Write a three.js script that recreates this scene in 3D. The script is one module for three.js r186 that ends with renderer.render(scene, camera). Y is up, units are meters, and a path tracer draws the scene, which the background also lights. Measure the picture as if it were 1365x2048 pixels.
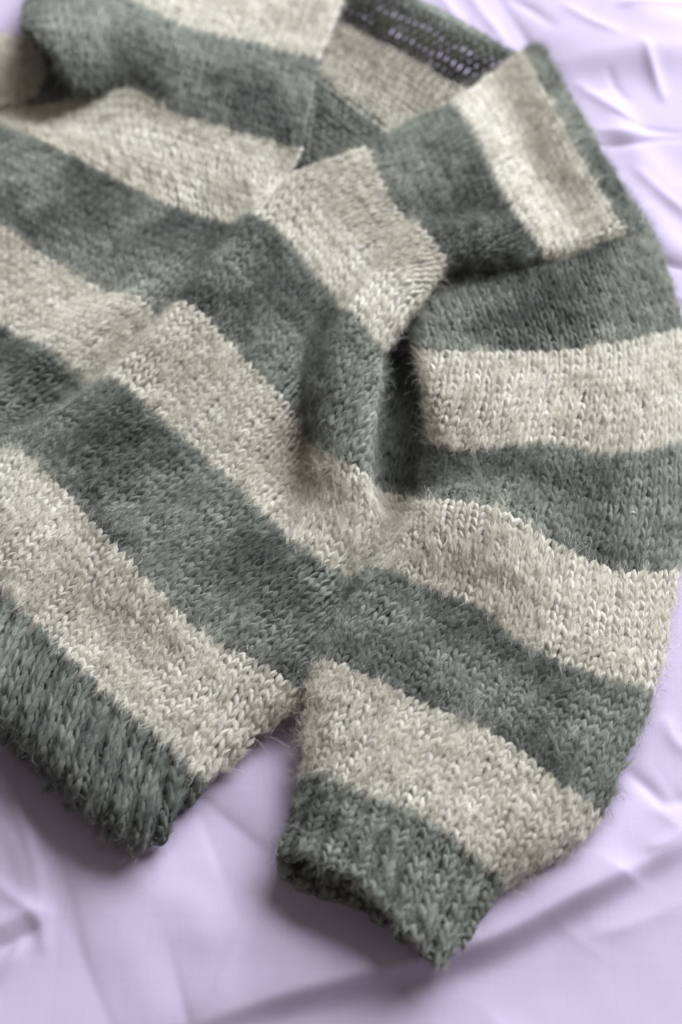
import * as THREE from 'three';
import { ImprovedNoise } from 'three/addons/math/ImprovedNoise.js';
import { RectAreaLightUniformsLib } from 'three/addons/lights/RectAreaLightUniformsLib.js';

// ---------------------------------------------------------------- camera, light, exposure
const PITCH = 54 * Math.PI / 180, DIST = 0.78, FOV = 40, PW = 1365, PH = 2048;
const scene = new THREE.Scene();
scene.background = new THREE.Color().setRGB(0.09, 0.08, 0.075);          // the dim room round the bed
const camera = new THREE.PerspectiveCamera(FOV, PW / PH, 0.02, 20);
camera.position.set(0, DIST * Math.sin(PITCH), DIST * Math.cos(PITCH));
camera.lookAt(0, 0, 0);
camera.updateMatrixWorld(true);
camera.focus = 0.715;
camera.userData.fStop = 4.2;
RectAreaLightUniformsLib.init();
const windowLight = new THREE.RectAreaLight(new THREE.Color().setRGB(0.945, 0.975, 1.03), 7.7, 3.7, 2.75);   // the window beyond the bed
windowLight.position.set(2.05, 2.15, -2.7);
windowLight.lookAt(0, 0, 0);
scene.add(windowLight);
const renderer = new THREE.WebGLRenderer({ antialias: true });
renderer.toneMapping = THREE.LinearToneMapping;
renderer.toneMappingExposure = 1.82;
renderer.shadowMap.enabled = true;

// ---------------------------------------------------------------- helpers
let seed = 20240611;
const rnd = () => { seed = (seed + 0x6D2B79F5) | 0; let t = Math.imul(seed ^ (seed >>> 15), 1 | seed); t = (t + Math.imul(t ^ (t >>> 7), 61 | t)) ^ t; return ((t ^ (t >>> 14)) >>> 0) / 4294967296; };
const gauss = () => (rnd() + rnd() + rnd() + rnd() - 2) * 0.87;
const per = new ImprovedNoise();
const noise = (x, y, z = 0) => per.noise(x + 37.1, y + 11.7, z + 5.3);
const clamp = (x, a, b) => Math.min(b, Math.max(a, x));
const smooth = (a, b, x) => { const t = clamp((x - a) / (b - a), 0, 1); return t * t * (3 - 2 * t); };
const tanV = Math.tan(FOV * Math.PI / 360), camP = camera.position.clone();
// a point of the photograph (pixels) and a height over the bed (cm) give a place in the scene
function place(px, py, hcm) {
  const d = new THREE.Vector3((px / PW * 2 - 1) * tanV * PW / PH, (1 - py / PH * 2) * tanV, -1).applyQuaternion(camera.quaternion);
  const k = (hcm / 100 - camP.y) / d.y;
  return [camP.x + d.x * k, hcm / 100, camP.z + d.z * k];
}
const STITCH = 0.0064;                                // width of one knit stitch

// ---------------------------------------------------------------- draped knit surfaces
// rows: [v, [[px, py, h], ...]] - v counts knitted rows; reference column `ref` carries stitch number 0
function hermite(P, d) {                              // -> evaluator(segment, fraction)
  const n = P.length, dim = P[0].length, T = P.map((_, c) => {
    const out = [];
    for (let k = 0; k < dim; k++) {
      if (c === 0) out.push((P[1][k] - P[0][k]) / d[0]);
      else if (c === n - 1) out.push((P[c][k] - P[c - 1][k]) / d[c - 1]);
      else out.push(((P[c + 1][k] - P[c][k]) / d[c] * d[c - 1] + (P[c][k] - P[c - 1][k]) / d[c - 1] * d[c]) / (d[c] + d[c - 1]));
    }
    return out;
  });
  return (c, f) => {
    const f2 = f * f, f3 = f2 * f, a = 2 * f3 - 3 * f2 + 1, b = f3 - 2 * f2 + f, e = 3 * f2 - 2 * f3, g = f3 - f2, out = [];
    for (let k = 0; k < dim; k++) out.push(a * P[c][k] + b * d[c] * T[c][k] + e * P[c + 1][k] + g * d[c] * T[c + 1][k]);
    return out;
  };
}
const dist3 = (a, b) => Math.max(1e-4, Math.hypot(a[0] - b[0], a[1] - b[1], a[2] - b[2]));
function drape(rows, ref, { v0 = rows[0][0], v1 = rows[rows.length - 1][0], stitch = STITCH } = {}) {
  const FINE = 14;
  const lines = rows.map(([, pts]) => {
    const P = pts.map((p) => place(...p)), d = [];
    for (let c = 0; c + 1 < P.length; c++) d.push(dist3(P[c], P[c + 1]));
    const at = hermite(P, d), line = [];
    for (let c = 0; c + 1 < P.length; c++) for (let k = 0; k < FINE; k++) line.push(at(c, k / FINE));
    line.push(P[P.length - 1]);
    let len = 0; const acc = [0];
    for (let k = 1; k < line.length; k++) acc.push(len += dist3(line[k], line[k - 1]));
    return line.map((p, k) => [...p, (acc[k] - acc[ref * FINE]) / stitch]);
  });
  const cols = lines[0].length, dv = [];
  for (let r = 0; r + 1 < rows.length; r++) dv.push(lines[r].reduce((s, p, k) => s + dist3(p, lines[r + 1][k]), 0) / cols);
  const byCol = [];
  for (let k = 0; k < cols; k++) byCol.push(hermite(lines.map((l) => l[k]), dv));
  const STEP = 0.25, tab = [];
  for (let v = v0; v <= v1 + 1e-6; v += STEP) {
    let r = 0; while (r + 2 < rows.length && v >= rows[r + 1][0]) r++;
    const f = clamp((v - rows[r][0]) / (rows[r + 1][0] - rows[r][0]), 0, 1);
    const line = byCol.map((e) => e(r, f)), u0 = line[0][3], u1 = line[cols - 1][3], n = Math.max(2, Math.ceil((u1 - u0) / 0.25) + 1), pos = new Float32Array(n * 3);
    let k = 0;
    for (let q = 0; q < n; q++) {
      const u = u0 + (u1 - u0) * q / (n - 1);
      while (k + 2 < cols && line[k + 1][3] < u) k++;
      const g = clamp((u - line[k][3]) / Math.max(1e-6, line[k + 1][3] - line[k][3]), 0, 1);
      for (let a = 0; a < 3; a++) pos[q * 3 + a] = line[k][a] * (1 - g) + line[k + 1][a] * g;
    }
    tab.push({ u0, u1, n, pos });
  }
  const inRow = (t, u, out) => {
    const q = clamp((u - t.u0) / (t.u1 - t.u0), 0, 1) * (t.n - 1), k = Math.min(t.n - 2, Math.floor(q)), f = q - k;
    for (let a = 0; a < 3; a++) out[a] = t.pos[k * 3 + a] * (1 - f) + t.pos[k * 3 + 3 + a] * f;
    return out;
  };
  const A = [0, 0, 0], B = [0, 0, 0];
  const P = (u, v) => {
    const q = clamp((v - v0) / STEP, 0, tab.length - 1.0001), k = Math.floor(q), f = q - k;
    inRow(tab[k], u, A); inRow(tab[Math.min(k + 1, tab.length - 1)], u, B);
    return [A[0] * (1 - f) + B[0] * f, A[1] * (1 - f) + B[1] * f, A[2] * (1 - f) + B[2] * f];
  };
  let flip = 1;
  const raw = (u, v) => {
    const a = P(u - 0.6, v), b = P(u + 0.6, v), c = P(u, v - 0.7), d = P(u, v + 0.7);
    const x = [b[0] - a[0], b[1] - a[1], b[2] - a[2]], y = [d[0] - c[0], d[1] - c[1], d[2] - c[2]];
    const n = [x[1] * y[2] - x[2] * y[1], x[2] * y[0] - x[0] * y[2], x[0] * y[1] - x[1] * y[0]], l = Math.hypot(...n) || 1;
    return [n[0] / l * flip, n[1] / l * flip, n[2] / l * flip];
  };
  const range = (v) => { const t = tab[clamp(Math.round((v - v0) / STEP), 0, tab.length - 1)]; return [t.u0, t.u1]; };
  { let s = 0; for (let a = 1; a < 8; a++) for (let b = 1; b < 8; b++) { const v = v0 + (v1 - v0) * a / 8, [x, y] = range(v); s += raw(x + (y - x) * b / 8, v)[1]; } if (s < 0) flip = -1; }
  return { P, N: raw, range, v0, v1 };
}

// ---------------------------------------------------------------- materials
function texture(w, h, fn, srgb) {
  const data = new Uint8Array(w * h * 4);
  for (let y = 0; y < h; y++) for (let x = 0; x < w; x++) { const c = fn(x, y), i = (y * w + x) * 4; data[i] = c[0]; data[i + 1] = c[1]; data[i + 2] = c[2]; data[i + 3] = 255; }
  const t = new THREE.DataTexture(data, w, h); t.wrapS = t.wrapT = THREE.RepeatWrapping; t.magFilter = THREE.LinearFilter; t.minFilter = THREE.LinearMipmapLinearFilter; t.generateMipmaps = true;
  if (srgb) t.colorSpace = THREE.SRGBColorSpace; t.needsUpdate = true; return t;
}
// fibres of the yarn: fine streaks that wind round it
const fibreField = (() => {
  const w = 512, h = 64, f = new Float32Array(w * h);
  for (let k = 0; k < 2600; k++) {
    const x = rnd() * w, y = rnd() * h, len = 30 + rnd() * 110, slope = 0.16 + gauss() * 0.13, s = (rnd() - 0.45) * 0.5;
    for (let q = 0; q < len; q++) {
      const yy = ((y + q * slope + Math.sin(q * 0.05 + k) * 1.2) % h + h) % h, xx = Math.floor(x + q) % w, y0 = Math.floor(yy), fr = yy - y0;
      f[y0 * w + xx] += s * (1 - fr); f[((y0 + 1) % h) * w + xx] += s * fr;
    }
  }
  return { w, h, f };
})();
const fibreAt = (x, y) => fibreField.f[y * fibreField.w + x];
const fibreMap = texture(512, 64, (x, y) => { const g = clamp(215 + fibreAt(x, y) * 60, 120, 255); return [g, g, g]; }, true);
const fibreBump = texture(512, 64, (x, y) => { const g = clamp(120 + fibreAt(x, y) * 75, 0, 255); return [g, g, g]; });
const woolMaterial = new THREE.MeshPhysicalMaterial({ vertexColors: true, map: fibreMap, bumpMap: fibreBump, bumpScale: 0.0006, roughness: 1, specularIntensity: 0.15, sheen: 0.35, sheenRoughness: 0.6, sheenColor: new THREE.Color().setRGB(0.9, 0.92, 0.9) });
const fuzzMaterial = new THREE.MeshPhysicalMaterial({ color: 0xffffff, roughness: 0.9, specularIntensity: 0.25, side: THREE.DoubleSide });

// dyed yarn: linear base colours, mottled along the knitting, with some fold shade painted in as taupe
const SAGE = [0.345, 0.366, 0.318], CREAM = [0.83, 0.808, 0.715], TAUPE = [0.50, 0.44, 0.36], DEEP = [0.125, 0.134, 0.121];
const mix3 = (a, b, t) => [a[0] + (b[0] - a[0]) * t, a[1] + (b[1] - a[1]) * t, a[2] + (b[2] - a[2]) * t];
function dye(kind, u, v, id, taupeShadeSpots) {
  const n1 = noise(u * 0.11 + id * 9, v * 0.13, 1), n2 = noise(u * 0.33, v * 0.9 + id, 7), n3 = noise(u * 1.3, v * 1.7, id);
  let c;
  if (kind === 'cream') {
    let t = smooth(0.2, 0.65, n1) * 0.35 + smooth(0.3, 0.7, n2) * 0.15;
    for (const [su, sv, ru, rv, k] of taupeShadeSpots || []) t = Math.max(t, k * smooth(1.35, 0.45, (((u - su) / ru) ** 4 + ((v - sv) / rv) ** 4) ** 0.25 + n2 * 0.55 + n3 * 0.3));  // placed spots mix yarn mottling with painted-in fold shade
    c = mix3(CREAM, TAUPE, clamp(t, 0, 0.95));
  } else c = mix3(SAGE, DEEP, clamp(0.15 + smooth(-0.35, 0.45, n1) * 0.75 + n2 * 0.5, 0, 1));
  const k = 1 + n3 * (kind === 'cream' ? 0.12 : 0.3);
  return [c[0] * k, c[1] * k, c[2] * k];
}

// ---------------------------------------------------------------- knitting
const SEG = 14, SIDES = 6;
// stitch pattern: 'knit' shows the legs, 'purl' the bars, 'rib' alternates by column
function knit(surface, stripes, parent, { id = 0, pattern = 'knit', radius = 0.0015, bulge = 0.0014, fuzz = 1.7, halo = 1.6, taupe = [], slack = 1, edge = null, core = true, loose = 1 } = {}) {
  const TW = Math.PI * 2, sites = [];
  for (const [va, vb, kind, name, stripeLabel, pat = pattern, rad = radius] of stripes) {
    const pos = [], col = [], uv = [], idx = [];
    for (let j = va; j < vb; j++) {
      const vc = j + 0.5;
      if (vc < surface.v0 || vc > surface.v1) continue;
      const [ua, ub] = surface.range(vc), i0 = Math.ceil(ua), i1 = Math.floor(ub);
      if (i1 - i0 < 2) continue;
      const pts = [];                                            // u, v, z, radius factor
      for (let i = i0; i < i1; i++) {
        const ju = noise(i * 0.5, j * 0.45, id) * 0.35 * loose + gauss() * 0.07 * loose, jv = noise(i * 0.6, j * 0.7, id + 20) * 0.3 * loose + gauss() * 0.07 * loose, jr = 1 + gauss() * 0.2 * loose + noise(i * 0.4, j * 0.4, id + 40) * 0.25, jz = gauss() * 0.0005;
        const odd = ((i % 2) + 2) % 2, face = pat === 'purl' ? -1 : 1;
        const lift = pat === 'rib' ? (odd ? -0.0015 : 0.0014) : 0, lean = gauss() * 0.28;
        for (let s = 0; s < SEG; s++) {
          const t = s / SEG * TW, x = (t + (1.42 + lean) * Math.sin(2 * t)) / TW;
          if (pat === 'net') { pts.push([i + t / TW + ju * 0.3, vc - 0.52 * Math.cos(t + (j & 1 ? Math.PI : 0)), 0.0005 * Math.sin(t), jr]); continue; }
          pts.push([i + x + ju * Math.sin(t / 2), vc - 0.93 * slack * Math.cos(t) + jv * Math.sin(t / 2), face * -bulge * Math.cos(2 * t) + lift + jz, jr * (pat === 'rib' ? (odd ? 0.9 : 1.12) : 1) * (1 + 0.1 * Math.cos(2 * t + Math.PI))]);
        }
      }
      if (edge !== null && Math.abs(vc - 0.5 - edge) < 0.6) for (const p of pts) { p[1] = edge + (p[1] - edge) * 0.35; p[2] *= 1.4; p[3] *= 1.15; }
      if (pat === 'rib') for (let pass = 0; pass < 2; pass++) { const z = pts.map((p) => p[2]); for (let k = 1; k + 1 < pts.length; k++) pts[k][2] = (z[k - 1] + 2 * z[k] + z[k + 1]) / 4; }
      const N = pts.map((p) => surface.N(p[0], p[1])), C = pts.map((p, k) => { const q = surface.P(p[0], p[1]), n = N[k]; return [q[0] + n[0] * p[2], Math.max(0.0012, q[1] + n[1] * p[2]), q[2] + n[2] * p[2]]; });
      let len = rnd(), start = pos.length / 3;
      for (let k = 0; k < C.length; k++) {
        const a = C[Math.max(0, k - 1)], b = C[Math.min(C.length - 1, k + 1)];
        let T = [b[0] - a[0], b[1] - a[1], b[2] - a[2]]; const tl = Math.hypot(...T) || 1e-6; T = T.map((x) => x / tl);
        let n = N[k]; const dn = n[0] * T[0] + n[1] * T[1] + n[2] * T[2];
        n = [n[0] - dn * T[0], n[1] - dn * T[1], n[2] - dn * T[2]]; const nl = Math.hypot(...n) || 1; n = n.map((x) => x / nl);
        const b2 = [T[1] * n[2] - T[2] * n[1], T[2] * n[0] - T[0] * n[2], T[0] * n[1] - T[1] * n[0]];
        len += tl / 2;
        const c = dye(kind, pts[k][0], pts[k][1], id, taupe), r = rad * pts[k][3] * (k === 0 || k === C.length - 1 ? 0.3 : 1);
        for (let s = 0; s <= SIDES; s++) {
          const th = s / SIDES * TW, rr = r * (1 + 0.17 * Math.cos(2 * th - len * 900) + 0.05 * Math.cos(3 * th + len * 2100)), cx = Math.cos(th), sx = Math.sin(th);
          pos.push(C[k][0] + rr * (n[0] * cx + b2[0] * sx), C[k][1] + rr * (n[1] * cx + b2[1] * sx), C[k][2] + rr * (n[2] * cx + b2[2] * sx));
          col.push(c[0], c[1], c[2]); uv.push(len * 38, s / SIDES);
        }
        if (k > 0) for (let s = 0; s < SIDES; s++) { const p = start + (k - 1) * (SIDES + 1) + s, q = p + SIDES + 1; idx.push(p, q, p + 1, p + 1, q, q + 1); }
        if (k % 2 === 0 && (pat !== 'rib' || rnd() < 0.6) && Math.cos(4 * Math.PI * (k % SEG) / SEG) < 0.2) sites.push([C[k], n, T, b2, r, c]);
      }
    }
    if (core && pos.length) {                                     // felted heart of the fabric behind the loops
      const K = 64, a = Math.max(va, surface.v0), b = Math.min(vb, surface.v1), rowsN = Math.max(2, Math.round((b - a) * 2)), first = pos.length / 3;
      for (let q = 0; q <= rowsN; q++) {
        const v = a + (b - a) * q / rowsN, [u0, u1] = surface.range(v);
        for (let k = 0; k <= K; k++) {
          const u = u0 + 0.4 + (u1 - u0 - 0.8) * k / K, p = surface.P(u, v), n = surface.N(u, v), c = dye(kind, u, v, id, taupe);
          pos.push(p[0] - n[0] * 0.0026, Math.max(0.0008, p[1] - n[1] * 0.0026), p[2] - n[2] * 0.0026); col.push(c[0], c[1], c[2]); uv.push(u * 0.24, v * 0.3);
          if (q && k) { const e = first + q * (K + 1) + k, f = e - K - 1; idx.push(f - 1, e - 1, f, f, e - 1, e); }
        }
      }
    }
    if (!pos.length) continue;
    const g = new THREE.BufferGeometry();
    g.setAttribute('position', new THREE.Float32BufferAttribute(pos, 3)); g.setAttribute('color', new THREE.Float32BufferAttribute(col, 3)); g.setAttribute('uv', new THREE.Float32BufferAttribute(uv, 2));
    g.setIndex(idx); g.computeVertexNormals();
    const m = new THREE.Mesh(g, woolMaterial); m.name = name; m.castShadow = m.receiveShadow = true; m.userData = { label: stripeLabel, kind: 'stuff' };
    parent.add(m);
  }
  // loose fibres brushed out of the yarn
  for (const [geo, per, name] of [[nap, fuzz, 'wool_nap'], [haloTuft, halo, 'wool_halo']]) {
    const want = Math.round(sites.length * per / 4);
    if (!want) continue;
    const mesh = new THREE.InstancedMesh(geo, fuzzMaterial, want), M = new THREE.Matrix4(), color = new THREE.Color();
    const X = new THREE.Vector3(), Y = new THREE.Vector3(), Z = new THREE.Vector3(), n = new THREE.Vector3(), b = new THREE.Vector3(), t = new THREE.Vector3();
    for (let k = 0; k < want; k++) {
      const [c, nn, T, B, r, cc] = sites[Math.floor(rnd() * sites.length)], ph = gauss() * 1.0;
      n.set(...nn); b.set(...B); t.set(...T);
      Y.copy(n).multiplyScalar(Math.cos(ph)).addScaledVector(b, Math.sin(ph));
      const turn = gauss() * (name === 'wool_nap' ? 0.35 : 2.2); Z.crossVectors(t, Y).normalize();
      X.copy(t).multiplyScalar(Math.cos(turn)).addScaledVector(Z, Math.sin(turn)).normalize(); if (rnd() < 0.5) X.negate();
      Z.crossVectors(X, Y).normalize(); Y.crossVectors(Z, X).normalize();
      const s = 0.7 + rnd() * 0.7;
      M.makeBasis(X.multiplyScalar(s), Y.multiplyScalar(s), Z.multiplyScalar(s)).setPosition(c[0] + Y.x * r * 0.85 / s, c[1] + Y.y * r * 0.85 / s, c[2] + Y.z * r * 0.85 / s);
      mesh.setMatrixAt(k, M);
      const bright = Math.min(cc[0] < 0.35 ? 0.95 + rnd() * 0.75 : 0.92 + rnd() * 0.2, 0.9 / Math.max(...cc));
      color.setRGB(cc[0] * bright, cc[1] * bright, cc[2] * bright);
      mesh.setColorAt(k, color);
    }
    mesh.name = name; mesh.castShadow = mesh.receiveShadow = true; mesh.userData = { kind: 'stuff' };
    parent.add(mesh);
  }
}
function fibres(count, lenA, lenB, rise, spreadX, spreadZ, curl, rad) {
  const pos = [], nor = [], idx = [], S = 4;
  for (let f = 0; f < count; f++) {
    let p = [(rnd() - 0.5) * spreadX, -0.0002, (rnd() - 0.5) * spreadZ], yaw = gauss() * 0.4 + (rnd() < 0.25 ? Math.PI : 0), pit = rise * (0.2 + rnd()), len = (lenA + rnd() * (lenB - lenA)) / S;
    const dy = gauss() * curl, dp = -rise * 0.3 + gauss() * curl * 0.45, roll = rnd() * Math.PI, start = pos.length / 3;
    for (let s = 0; s <= S; s++) {
      const d = [Math.cos(yaw) * Math.cos(pit), Math.sin(pit), Math.sin(yaw) * Math.cos(pit)], r = rad * (1.1 - 0.8 * s / S), side = [-Math.sin(yaw), 0, Math.cos(yaw)], up = [-Math.cos(yaw) * Math.sin(pit), Math.cos(pit), -Math.sin(yaw) * Math.sin(pit)];
      const c = Math.cos(roll), e = Math.sin(roll), w = [0, 1, 2].map((k) => side[k] * c + up[k] * e);
      for (const q of [-1, 1]) { pos.push(p[0] + w[0] * r * q, p[1] + w[1] * r * q, p[2] + w[2] * r * q); nor.push(up[0] * c - side[0] * e, up[1] * c - side[1] * e, up[2] * c - side[2] * e); }
      if (s) { const A = start + (s - 1) * 2; idx.push(A, A + 1, A + 2, A + 1, A + 3, A + 2); }
      p = [p[0] + d[0] * len, p[1] + d[1] * len, p[2] + d[2] * len]; yaw += dy + gauss() * curl * 0.5; pit += dp;
    }
  }
  const g = new THREE.BufferGeometry(); g.setAttribute('position', new THREE.Float32BufferAttribute(pos, 3)); g.setAttribute('normal', new THREE.Float32BufferAttribute(nor, 3)); g.setIndex(idx); return g;
}
const nap = fibres(44, 0.003, 0.008, 0.34, 0.005, 0.0032, 0.36, 0.000058);
const haloTuft = fibres(10, 0.005, 0.014, 0.8, 0.008, 0.007, 0.75, 0.000042);

// ---------------------------------------------------------------- the bed sheet
{
  const nx = 520, nz = 660, x0 = -0.36, x1 = 0.36, z0 = -0.56, z1 = 0.36;
  const creases = [  // polyline (px), width m, height m, kind
    [[[930, -20], [965, 30], [1000, 75], [1020, 110]], 0.0042, 0.0023, 'ridge'],
    [[[1020, 0], [1065, 30], [1110, 70]], 0.0042, -0.0020, 'ridge'],
    [[[1090, 135], [1190, 114], [1290, 100], [1420, 92]], 0.05, 0.010, 'step'],
    [[[1285, 95], [1305, 140], [1330, 195]], 0.0037, 0.0041, 'ridge'],
    [[[1150, 250], [1230, 262], [1300, 270], [1400, 262]], 0.0062, 0.0026, 'ridge'],
    [[[1200, 285], [1260, 285], [1320, 272], [1400, 268]], 0.0032, -0.0026, 'ridge'],
    [[[1190, 180], [1250, 260], [1310, 340], [1400, 420]], 0.0135, 0.0030, 'ridge'],
    [[[1240, 340], [1300, 420], [1365, 500], [1400, 530]], 0.0108, 0.0030, 'ridge'],
    [[[1290, 480], [1330, 515], [1400, 535]], 0.0032, -0.0026, 'ridge'],
    [[[1180, -30], [1260, 20], [1400, 60]], 0.0189, 0.0030, 'ridge'],
    [[[1255, 1540], [1300, 1580], [1332, 1618]], 0.0037, -0.0026, 'ridge'],
    [[[1332, 1618], [1365, 1600], [1420, 1580]], 0.0037, -0.0023, 'ridge'],
    [[[1250, 1748], [1275, 1700], [1330, 1640]], 0.0108, -0.0027, 'ridge'],
    [[[-60, 1500], [0, 1545], [30, 1600], [60, 1680], [78, 1760], [80, 1830]], 0.0042, 0.0026, 'ridge'],
    [[[-60, 1860], [0, 1850], [50, 1830], [110, 1825]], 0.0062, 0.0034, 'ridge'],
    [[[380, 2048], [560, 1990], [760, 1940], [900, 1905], [1000, 1870], [1130, 1800], [1250, 1740], [1400, 1665]], 0.016, 0.010, 'step'],
    [[[140, 1790], [300, 1735], [420, 1690]], 0.0297, 0.0030, 'ridge'],
    [[[200, 1990], [420, 1880], [600, 1800], [740, 1740]], 0.0473, 0.0042, 'ridge'],
    [[[1020, 2060], [1090, 1980], [1160, 1880]], 0.0162, -0.0018, 'ridge'],
    [[[1030, 95], [1060, 140], [1120, 190]], 0.0029, 0.0018, 'ridge'],
    [[[1150, 165], [1210, 205], [1290, 255]], 0.0038, 0.0023, 'ridge'],
    [[[1225, 225], [1290, 250], [1400, 262]], 0.0029, -0.0018, 'ridge'],
    [[[1270, 330], [1330, 385], [1420, 450]], 0.0048, 0.0025, 'ridge'],
    [[[870, -20], [900, 20], [935, 75]], 0.0038, 0.0023, 'ridge'],
    [[[1230, 28], [1300, 18], [1420, 4]], 0.0038, 0.0025, 'ridge'],
    [[[600, 2060], [700, 1960], [760, 1890]], 0.0048, 0.0012, 'ridge'],
    [[[1180, 1870], [1260, 1850], [1400, 1790]], 0.0048, 0.0012, 'ridge'],
    [[[0, 1640], [40, 1720], [60, 1830]], 0.0048, 0.0012, 'ridge'],
    [[[1330, 1430], [1350, 1480], [1400, 1520]], 0.0038, 0.0017, 'ridge'],
    [[[460, 1640], [520, 1580], [590, 1490]], 0.0270, 0.0036, 'ridge'],
    [[[1310, 640], [1345, 600], [1400, 575]], 0.003, 0.002, 'ridge'],
    [[[1320, 545], [1350, 590], [1400, 620]], 0.003, -0.0018, 'ridge'],
    [[[1120, 20], [1180, 60], [1240, 85]], 0.003, 0.0018, 'ridge'],
    [[[1215, 140], [1235, 175], [1262, 200]], 0.003, -0.0016, 'ridge'],
    [[[1290, 1700], [1330, 1690], [1400, 1640]], 0.003, 0.0014, 'ridge'],
    [[[-30, 1745], [20, 1790], [75, 1835], [90, 1900]], 0.003, 0.0018, 'ridge'],
    [[[-30, 1905], [30, 1880], [85, 1850]], 0.003, -0.0018, 'ridge'],
    [[[-20, 1960], [25, 1915], [50, 1870]], 0.003, 0.0018, 'ridge'],
    [[[430, 1995], [470, 1900], [520, 1800]], 0.003, 0.0006, 'ridge'],
  ].map(([p, w, h, k]) => {
    const c = new THREE.CatmullRomCurve3(p.map(([a, b]) => new THREE.Vector3(...place(a, b, 0))));
    return { p: c.getPoints(p.length < 3 ? 2 : 24).map((q) => [q.x, q.z]), w, h, k };
  });
  const pos = [], uv = [], idx = [];
  for (let j = 0; j <= nz; j++) for (let i = 0; i <= nx; i++) {
    const x = x0 + (x1 - x0) * i / nx, z = z0 + (z1 - z0) * j / nz;
    let y = noise(x * 5, z * 5, 3) * 0.004 + noise(x * 13 + z * 5, z * 15, 9) * 0.0012 + noise(x * 60, z * 50, 2) * 0.00015 + (0.5 - Math.abs(noise(x * 24 + z * 9, z * 20 - x * 7, 6))) * 0.0014 * smooth(-0.1, 0.35, noise(x * 6, z * 6, 8));
    for (const c of creases) {
      let best = 1e9, sgn = 1, end = 0;
      for (let k = 0; k + 1 < c.p.length; k++) {
        const [ax, az] = c.p[k], [bx, bz] = c.p[k + 1], dx = bx - ax, dz = bz - az, l2 = dx * dx + dz * dz, t0 = ((x - ax) * dx + (z - az) * dz) / l2, t = clamp(t0, 0, 1), ex = x - ax - dx * t, ez = z - az - dz * t, d = Math.hypot(ex, ez);
        if (d < best) { best = d; sgn = dx * (z - az) - dz * (x - ax) > 0 ? 1 : -1; end = (k + t) / (c.p.length - 1); }
      }
      if (best > c.w * 6) continue;
      const wob = 1 + noise(x * 40, z * 40, 4) * 0.3, taper = Math.sin(Math.PI * clamp(end, 0.0, 1)) ** 0.6 * 0.85 + 0.15;
      if (c.k === 'ridge') y += c.h * taper * wob * (c.w < 0.01 ? 1.5 * Math.exp(-Math.sqrt((best / c.w) ** 2 + 0.2) * 1.2) : Math.exp(-((best / c.w) ** 2)));
      else { const s = best * sgn / c.w; y += c.h * (s > 0 ? Math.exp(-s * s * 5) : Math.exp(-s * s * 0.25)) * taper; }
    }
    pos.push(x, y - 0.003, z); uv.push(x / 0.02, z / 0.02);
  }
  for (let pass = 0; pass < 1; pass++) {                         // cloth has no knife edges
    const y = (i, j) => pos[(clamp(j, 0, nz) * (nx + 1) + clamp(i, 0, nx)) * 3 + 1], out = [];
    for (let j = 0; j <= nz; j++) for (let i = 0; i <= nx; i++) out.push((y(i, j) * 2 + y(i - 1, j) + y(i + 1, j) + y(i, j - 1) + y(i, j + 1)) / 6);
    for (let k = 0; k < out.length; k++) pos[k * 3 + 1] = out[k];
  }
  for (let j = 0; j < nz; j++) for (let i = 0; i < nx; i++) { const a = j * (nx + 1) + i, b = a + nx + 1; idx.push(a, b, a + 1, a + 1, b, b + 1); }
  const g = new THREE.BufferGeometry(); g.setAttribute('position', new THREE.Float32BufferAttribute(pos, 3)); g.setAttribute('uv', new THREE.Float32BufferAttribute(uv, 2)); g.setIndex(idx); g.computeVertexNormals();
  const weave = texture(256, 256, (x, y) => { const a = (x >> 1) & 1, b = (y >> 1) & 1, v = 128 + (a ^ b ? 22 : -22) + (rnd() - 0.5) * 70 + 20 * Math.sin(y * 1.3 + 3 * Math.sin(y * 0.31)); return [v, v, v]; });
  const N = 512, warp = [], weft = [];                           // uneven threads of the cotton
  for (let k = 0; k < N; k++) { warp.push(gauss() * 3.2 + (rnd() < 0.05 ? -4 : 0)); weft.push(gauss() * 3.2 + (rnd() < 0.05 ? -4 : 0)); }
  const tone = texture(N, N, (x, y) => { const v = 243 + warp[x] * (0.6 + 0.6 * Math.sin(y * 0.049 + x)) + weft[y] * (0.6 + 0.6 * Math.sin(x * 0.061 + y * 2)) + (rnd() - 0.5) * 10; return [v, v, v]; }, true);
  tone.repeat.set(0.16, 0.16);
  const m = new THREE.MeshPhysicalMaterial({ color: new THREE.Color().setRGB(0.615, 0.535, 0.715), map: tone, bumpMap: weave, bumpScale: 0.00014, roughness: 0.9, specularIntensity: 0.12 });
  const sheet = new THREE.Mesh(g, m); sheet.name = 'bed_sheet'; sheet.receiveShadow = sheet.castShadow = true;
  sheet.userData = { kind: 'structure', label: 'crumpled lilac cotton bed sheet under the jumper', category: 'bed sheet' };
  scene.add(sheet);
}

// ---------------------------------------------------------------- the jumper
const jumper = new THREE.Group(); jumper.name = 'knitted_jumper';
jumper.userData = { label: 'fluffy hand-knitted jumper with sage green and cream stripes on lilac sheet', category: 'jumper' };
scene.add(jumper);
function part(name, label) { const g = new THREE.Group(); g.name = name; g.userData = { label }; jumper.add(g); return g; }

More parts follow.
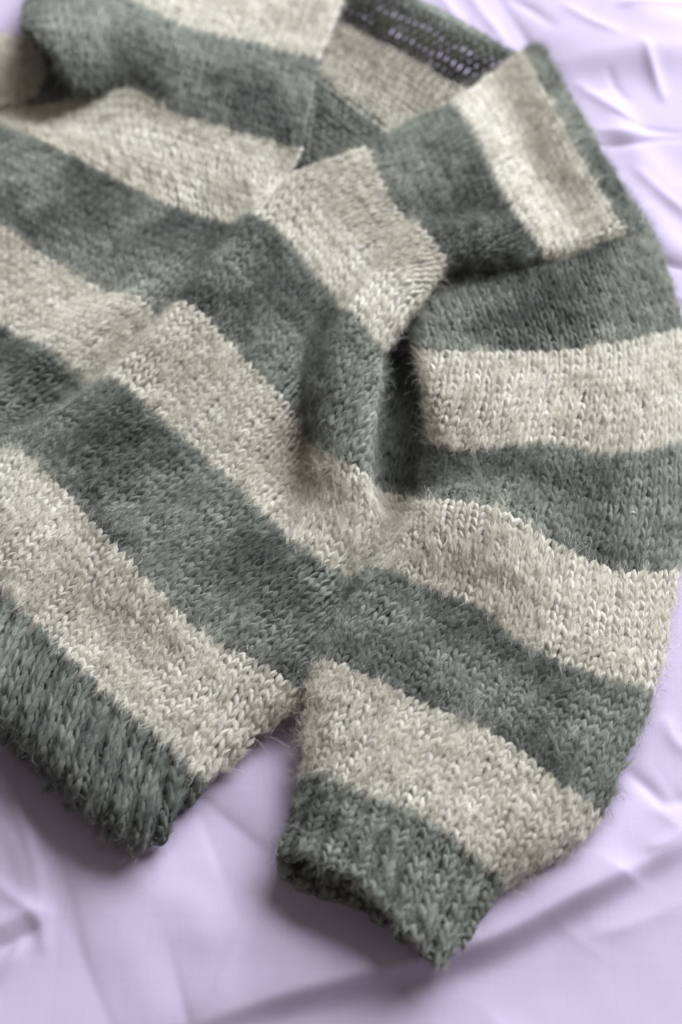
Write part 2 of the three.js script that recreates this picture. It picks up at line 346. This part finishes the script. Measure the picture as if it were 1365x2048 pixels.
// front: rows follow the stripe edges from the hem upwards; columns follow the wales from the far side to the side seam
const B = {
  bu: [-2, [[-500, 1010, .3], [-430, 1090, .3], [-380, 1140, .3], [-330, 1185, .3], [-260, 1245, .3], [-200, 1295, .3], [-60, 1410, .3], [60, 1520, .3], [170, 1622, .3], [238, 1680, .3], [270, 1692, .3], [285, 1695, .28], [292, 1692, .25]]],
  b0: [0, [[-500, 1000, 1], [-430, 1080, 1], [-380, 1130, 1], [-330, 1175, 1], [-260, 1235, 1], [-200, 1285, 1.1], [-60, 1402, 1.2], [60, 1512, 1.3], [170, 1612, 1.3], [240, 1674, 1.1], [275, 1690, .9], [292, 1695, .6], [300, 1692, .25]]],
  b1: [8, [[-480, 800, 1.5], [-330, 900, 1.5], [-270, 950, 1.5], [-220, 990, 1.8], [-160, 1030, 1.5], [-100, 1080, 2], [20, 1205, 1.9], [130, 1312, 1.8], [240, 1415, 1.8], [335, 1495, 1.6], [375, 1535, 1.4], [402, 1562, .8], [412, 1564, .25]]],
  b15: [14, [[-415, 720, 1.5], [-265, 820, 1.5], [-195, 875, 1.5], [-145, 918, 1.9], [-85, 962, 1.5], [-28, 995, 2.4], [100, 1122, 2.3], [212, 1235, 1.5], [330, 1345, 1.7], [432, 1413, 1.7], [475, 1448, 1.4], [503, 1472, .8], [514, 1476, .25]]],
  b2: [20, [[-350, 640, 1.5], [-200, 740, 1.5], [-120, 800, 1.5], [-70, 845, 2], [-10, 895, 1.6], [45, 908, 2.4], [180, 1040, 2.2], [300, 1165, 2.0], [420, 1275, 1.9], [530, 1332, 1.8], [572, 1362, 1.5], [602, 1386, .9], [612, 1388, .25]]],
  b25: [26, [[-300, 570, 1.5], [-150, 670, 1.5], [-60, 730, 1.5], [20, 775, 2.4], [70, 850, 1.4], [125, 835, 2.9], [255, 945, 2.4], [365, 1052, 2.1], [485, 1165, 2.0], [580, 1230, 2.0], [618, 1254, 1.5], [645, 1272, .8], [664, 1280, .4]]],
  b3: [32, [[-250, 500, 1.5], [-100, 600, 1.5], [40, 680, 1.6], [125, 722, 2.7], [185, 775, 1.5], [222, 762, 3.2], [330, 850, 2.6], [430, 940, 2.2], [550, 1055, 2.0], [630, 1120, 2.2], [668, 1145, 1.6], [695, 1160, .8], [722, 1168, .4]]],
  b35: [38, [[-180, 450, 1.5], [0, 555, 1.6], [120, 630, 1.7], [205, 660, 2.9], [255, 712, 1.6], [297, 683, 3.6], [395, 770, 2.8], [495, 865, 2.4], [598, 968, 1.2], [672, 1022, 2.6], [718, 1052, 2.1], [760, 1072, .9], [806, 1083, .5]]],
  b4: [44, [[-100, 390, 1.5], [70, 500, 1.7], [215, 588, 1.8], [285, 603, 3.0], [325, 640, 1.6], [372, 607, 3.9], [460, 690, 3.2], [560, 795, 2.5], [610, 862, .9], [668, 912, 3.4], [716, 938, 3.5], [756, 985, .8], [850, 1003, .6]]],
  b45: [50, [[-60, 310, 1.5], [100, 405, 1.8], [245, 490, 2.0], [330, 520, 2.6], [400, 555, 1.9], [445, 520, 4.3], [520, 590, 3.4], [580, 670, 2.9], [606, 735, 1.6], [682, 766, 4.3], [734, 790, 4.1], [754, 828, .4], [850, 875, .3]]],
  b5: [56, [[-60, 235, 1.3], [110, 300, 1.7], [260, 380, 2.1], [360, 425, 2.2], [465, 455, 1.9], [515, 437, 4.6], [575, 490, 3.5], [622, 550, 3.1], [675, 610, 2.4], [710, 642, 4.6], [752, 690, 4.2], [766, 718, .7], [850, 700, .3]]],
};
const front = part('front_panel', 'striped front of the jumper from ribbed hem to neckline');
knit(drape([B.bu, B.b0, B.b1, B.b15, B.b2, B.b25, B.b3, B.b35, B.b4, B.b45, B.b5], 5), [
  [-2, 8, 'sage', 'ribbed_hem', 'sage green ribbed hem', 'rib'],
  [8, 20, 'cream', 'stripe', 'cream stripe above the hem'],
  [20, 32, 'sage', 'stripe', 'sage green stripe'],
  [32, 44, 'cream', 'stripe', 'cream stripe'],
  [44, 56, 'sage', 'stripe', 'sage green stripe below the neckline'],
], front, { id: 1, taupe: [[17, 14, 7, 4, 0.45], [18.5, 39, 4.5, 5.5, 0.5], [4, 37, 4, 3, 0.25]] });  // taupe spots partly paint the shade of the fold valleys

// near shoulder, right of the neckline
const R = [
  [44, B.b4[1].slice(5, 12)], [50, B.b45[1].slice(5, 12)], [56, [...B.b5[1].slice(5, 11), [768, 708, 2.6]]],
  [62, [[592, 345, 4.2], [655, 415, 3.6], [710, 478, 3.0], [752, 522, 2.6], [782, 546, 4.6], [824, 600, 4.0], [830, 618, 2.4]]],
  [68, [[735, 297, 4.1], [758, 350, 4.0], [785, 405, 3.5], [824, 450, 2.9], [852, 467, 4.8], [893, 525, 4.1], [894, 545, 2.6]]],
  [74, [[820, 245, 3.6], [850, 300, 3.7], [885, 370, 3.4], [928, 438, 3.0], [962, 462, 4.4], [985, 522, 3.6], [982, 543, 2.4]]],
  [80, [[900, 207, 3.2], [940, 262, 3.8], [975, 335, 4.0], [1015, 415, 3.9], [1058, 475, 3.8], [1085, 517, 3.2], [1086, 532, 2.2]]],
  [86, [[985, 150, 2.2], [1025, 210, 2.6], [1060, 290, 2.9], [1100, 370, 2.9], [1142, 440, 3.1], [1170, 496, 3], [1174, 512, 2.2]]],
  [92, [[1046, 102, 2.2], [1085, 180, 3.1], [1128, 258, 3.6], [1168, 332, 3.7], [1212, 402, 3.5], [1246, 462, 3.0], [1256, 476, 2]]],
  [97, [[1068, 92, 1.2], [1110, 165, 2.2], [1160, 250, 2.6], [1204, 330, 2.7], [1246, 398, 2.6], [1280, 452, 2.3], [1286, 470, 1.6]]],
  [101, [[1066, 100, .3], [1108, 172, .3], [1158, 258, .3], [1204, 338, .4], [1246, 408, .5], [1278, 458, .6], [1286, 474, .6]]],
];
const shoulder = part('shoulder', 'striped shoulder beside the neckline, with a wide cream stripe partly painted in taupe shade');
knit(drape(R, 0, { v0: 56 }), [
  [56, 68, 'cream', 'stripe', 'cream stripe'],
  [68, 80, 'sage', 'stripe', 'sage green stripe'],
  [80, 92, 'cream', 'stripe', 'cream stripe with a wide band of painted taupe shade'],
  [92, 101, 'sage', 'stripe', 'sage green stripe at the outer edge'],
], shoulder, { id: 2, taupe: [[8, 88.5, 14, 4.2, 0.35], [1, 60, 3, 3, 0.4]] });  // wide taupe band paints shade on the slope turned from the window

// far front, left of the neckline
const farFront = part('far_front', 'striped front on the far side of the neckline');
knit(drape([
  [50, B.b45[1].slice(0, 6)], [56, B.b5[1].slice(0, 6)],
  [62, [[-40, 258, .8], [120, 270, 1.3], [300, 305, 2.5], [420, 340, 2.6], [510, 365, 2.5], [562, 378, 2.4]]],
  [68, [[-20, 236, .3], [140, 205, .8], [240, 180, 2.0], [360, 230, 2.8], [500, 272, 2.8], [603, 300, 2.6]]],
], 5, { v0: 56 }), [[56, 68, 'cream', 'stripe', 'cream stripe']], farFront, { id: 3 });
knit(drape([
  [66, [[88, 104, 2.4], [140, 184, 1.0], [232, 186, 1.6], [352, 236, 2.4], [494, 278, 2.4], [598, 304, 2.2]]],
  [68, [[104, 98, 4.4], [152, 180, 2.4], [240, 180, 2.0], [360, 230, 2.8], [500, 272, 2.8], [603, 300, 2.6]]],
  [74, [[52, 64, 4.2], [130, 80, 4.8], [225, 90, 3.5], [375, 145, 3.6], [515, 185, 3.2], [622, 215, 2.9]]],
  [80, [[52, 5, 1.0], [150, -40, 2.6], [258, 2, 3.2], [400, 68, 3.2], [535, 97, 3.0], [640, 125, 2.8]]],
  [86, [[75, -25, .3], [170, -80, 1.5], [290, -60, 2.5], [430, 0, 2.8], [565, 35, 2.8], [665, 60, 2.6]]],
  [92, [[80, -70, .3], [180, -150, 1], [320, -120, 2], [455, -65, 2.5], [595, -35, 2.6], [692, -12, 2.4]]],
], 5), [[68, 80, 'sage', 'stripe', 'sage green stripe'], [80, 92, 'cream', 'stripe', 'cream stripe at the far edge']], farFront, { id: 4 });

// inside of the back, seen through the neckline
const back = part('back_panel', 'inside of the back seen through the neckline');
knit(drape([
  [0, [[560, 300, .4], [640, 350, .4], [720, 400, .4], [800, 450, .4], [880, 500, .4]]],
  [12, [[600, 130, 1], [655, 172, 1.1], [720, 222, 1.1], [790, 272, .9], [880, 335, .6]]],
  [24, [[640, 30, 1.2], [705, 66, 1.2], [790, 108, 1.2], [910, 180, 1.2], [1000, 230, .8]]],
  [25, [[648, 22, 1.2], [712, 58, 1.2], [797, 100, 1.2], [917, 172, 1.2], [1006, 222, .8]]],
], 0), [[0, 12, 'sage', 'stripe', 'sage green inner stripe'], [12, 24, 'cream', 'stripe', 'cream inner stripe']], back, { id: 5, pattern: 'purl', taupe: [[10, 20, 14, 4, 0.35]] });
const band = part('neckband', 'stretched open-knit sage green neckband');
knit(drape([
  [0, [[645, 26, .9], [709, 62, .9], [794, 104, .9], [914, 176, .9], [1004, 228, .7]]],
  [3, [[668, -14, 2.2], [733, 22, 2.2], [825, 62, 2.2], [940, 124, 2.1], [1025, 172, 1.5]]],
  [6, [[692, -50, 3.0], [758, -14, 3.0], [856, 28, 3.0], [975, 94, 2.8], [1052, 138, 1.9]]],
  [9, [[705, -62, 2.6], [771, -26, 2.6], [870, 18, 2.6], [990, 86, 2.4], [1064, 132, 1.5]]],
], 0, { stitch: 0.0062 }), [[0, 6, 'sage', 'open_knit', 'loose holed rows', 'net', 0.00178], [6, 9, 'sage', 'rolled_edge', 'rolled outer edge']], band, { id: 6, fuzz: 0.12, halo: 0.2, core: false, loose: 0.8 });

// far sleeve bundled under the far edge
const far = part('far_sleeve', 'cream bundle of the far sleeve under the far edge');
knit(drape([
  [0, [[-100, 215, .3], [-20, 218, .8], [45, 205, .8], [85, 180, .3]]],
  [5, [[-100, 160, 1.5], [-20, 160, 1.4], [45, 155, 1.2], [92, 140, .4]]],
  [10, [[-100, 110, 1.5], [-20, 108, 1.3], [42, 104, 1.0], [82, 102, .4]]],
  [14, [[-100, 70, .3], [-20, 75, .5], [35, 78, .5], [70, 85, .3]]],
], 1), [[0, 14, 'cream', 'stripe', 'cream stripe']], far, { id: 7 });
knit(drape([
  [0, [[-90, 262, .4], [20, 252, .4], [110, 232, .4], [170, 212, .4]]],
  [9, [[-90, 150, .3], [20, 150, .3], [110, 140, .3], [160, 130, .3]]],
  [16, [[-90, 80, .3], [20, 82, .3], [90, 80, .3], [130, 76, .3]]],
], 1), [[0, 16, 'sage', 'added_lining', 'sage green lining added to darken the hollow under the far edge', 'purl']], far, { id: 10, halo: 0.3 });  // panel added so the hollow under the arch comes out dark

// near sleeve, from the cuff up
const S = [
  [0, [[585, 1712, .7], [562, 1722, 1.2], [600, 1714, 2.3], [660, 1731, 2.8], [720, 1766, 2.7], [780, 1830, 2.4], [830, 1890, 1.9], [868, 1922, 1.2], [890, 1930, .5], [880, 1922, .25]]],
  [10, [[640, 1575, .3], [612, 1560, 1.0], [645, 1556, 2.2], [725, 1590, 2.8], [795, 1620, 2.9], [855, 1645, 2.9], [915, 1690, 2.6], [965, 1732, 2], [998, 1775, .8], [985, 1780, .25]]],
  [16, [[645, 1450, .3], [618, 1440, 1.0], [645, 1438, 2.2], [735, 1475, 2.9], [820, 1515, 3.0], [900, 1550, 2.9], [980, 1600, 2.6], [1050, 1655, 2.2], [1105, 1715, .8], [1090, 1722, .25]]],
  [22, [[660, 1335, .3], [632, 1328, 1.0], [660, 1326, 2.2], [750, 1360, 2.9], [850, 1412, 3.0], [950, 1452, 2.9], [1050, 1508, 2.6], [1130, 1578, 2.2], [1192, 1632, .8], [1175, 1640, .25]]],
  [28, [[712, 1247, .4], [690, 1238, 1.1], [718, 1236, 2.6], [810, 1278, 2.8], [895, 1315, 2.85], [990, 1368, 2.8], [1085, 1418, 2.65], [1170, 1468, 2.25], [1246, 1512, .9], [1230, 1518, .25]]],
  [34, [[770, 1150, .6], [752, 1140, 1.3], [786, 1146, 2.7], [880, 1190, 2.6], [950, 1215, 2.5], [1040, 1290, 2.6], [1120, 1330, 2.8], [1210, 1360, 2.3], [1296, 1390, .9], [1280, 1395, .25]]],
  [46, [[850, 1015, 1.0], [838, 1012, 1.9], [865, 1004, 3.2], [930, 1008, 3.6], [1000, 1026, 3.5], [1080, 1070, 3], [1170, 1120, 2.6], [1260, 1147, 2.3], [1348, 1142, .9], [1330, 1150, .25]]],
  [52, [[862, 965, .8], [850, 960, 1.5], [885, 950, 2.8], [950, 955, 3.0], [1020, 960, 3.0], [1105, 975, 2.8], [1185, 1005, 2.2], [1275, 1015, 2.4], [1372, 1018, .9], [1355, 1025, .25]]],
  [58, [[878, 890, .6], [868, 886, 2.2], [886, 898, 3.6], [960, 905, 3.4], [1040, 895, 3.4], [1120, 895, 3.2], [1200, 914, 2.8], [1290, 908, 2.5], [1382, 893, .9], [1365, 905, .25]]],
  [70, [[848, 690, .6], [846, 690, 2.4], [862, 702, 3.8], [950, 708, 3.6], [1050, 706, 3.2], [1150, 702, 3.1], [1250, 686, 2.8], [1320, 668, 2.0], [1358, 664, .8], [1345, 670, .25]]],
  [82, [[830, 600, .6], [822, 595, 1.6], [870, 580, 2.2], [950, 552, 2.3], [1020, 535, 2.5], [1090, 522, 2.6], [1170, 504, 2.7], [1238, 470, 2.6], [1290, 458, 1.3], [1282, 464, .4]]],
  [86, [[830, 570, .6], [822, 565, 1.2], [870, 545, 1.6], [950, 515, 1.8], [1020, 500, 2.0], [1090, 485, 2.0], [1165, 465, 2.0], [1225, 435, 1.9], [1262, 425, 1.0], [1256, 430, .4]]],
];
const sleeve = part('sleeve', 'striped sleeve ending in a ribbed sage green cuff');
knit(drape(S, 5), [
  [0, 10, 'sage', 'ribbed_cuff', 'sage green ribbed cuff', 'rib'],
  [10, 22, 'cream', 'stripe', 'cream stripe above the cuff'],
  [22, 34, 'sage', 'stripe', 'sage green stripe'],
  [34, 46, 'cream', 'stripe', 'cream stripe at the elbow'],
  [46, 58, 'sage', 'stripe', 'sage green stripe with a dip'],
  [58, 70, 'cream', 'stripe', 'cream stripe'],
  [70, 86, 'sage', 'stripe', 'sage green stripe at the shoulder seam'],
], sleeve, { id: 8, taupe: [[-5, 37, 7, 3, 0.4], [-10, 62, 4, 5, 0.45], [4, 62, 5, 4, 0.2]] });  // taupe at the elbow and left edge stands in for shade there
const under = part('cuff_underside', 'inner face of the cuff at its opening');
knit(drape([
  [0, [[556, 1732, .9], [575, 1758, .5], [625, 1785, .45], [700, 1808, .4], [780, 1866, .4], [845, 1915, .4], [886, 1932, .35]]],
  [8, [[600, 1610, .5], [640, 1640, .4], [700, 1670, .4], [760, 1700, .4], [830, 1745, .4], [890, 1800, .4], [950, 1830, .35]]],
], 0), [[0, 8, 'sage', 'inner_cuff', 'inner side of the cuff', 'rib']], under, { id: 9, edge: 0.3, fuzz: 0.6, halo: 0.3 });

// a speck of white lint caught in the sleeve
{
  const [x, y, z] = place(1265, 1025, 2.78), pts = [[-1.1, 0, 0.1], [-0.4, 0.35, -0.15], [0.3, 0.3, 0.1], [0.9, 0.1, -0.1], [1.3, -0.2, 0.15]].map((p) => new THREE.Vector3(p[0], p[1], p[2]).multiplyScalar(0.0011));
  const lint = new THREE.Mesh(new THREE.TubeGeometry(new THREE.CatmullRomCurve3(pts), 14, 0.00042, 6), new THREE.MeshStandardMaterial({ color: new THREE.Color().setRGB(0.85, 0.84, 0.85), roughness: 0.9 }));
  lint.name = 'lint_speck'; lint.position.set(x, y, z); lint.castShadow = lint.receiveShadow = true;
  lint.userData = { label: 'tiny white speck of lint on the sage sleeve stripe', category: 'lint' };
  scene.add(lint);
}
renderer.render(scene, camera);
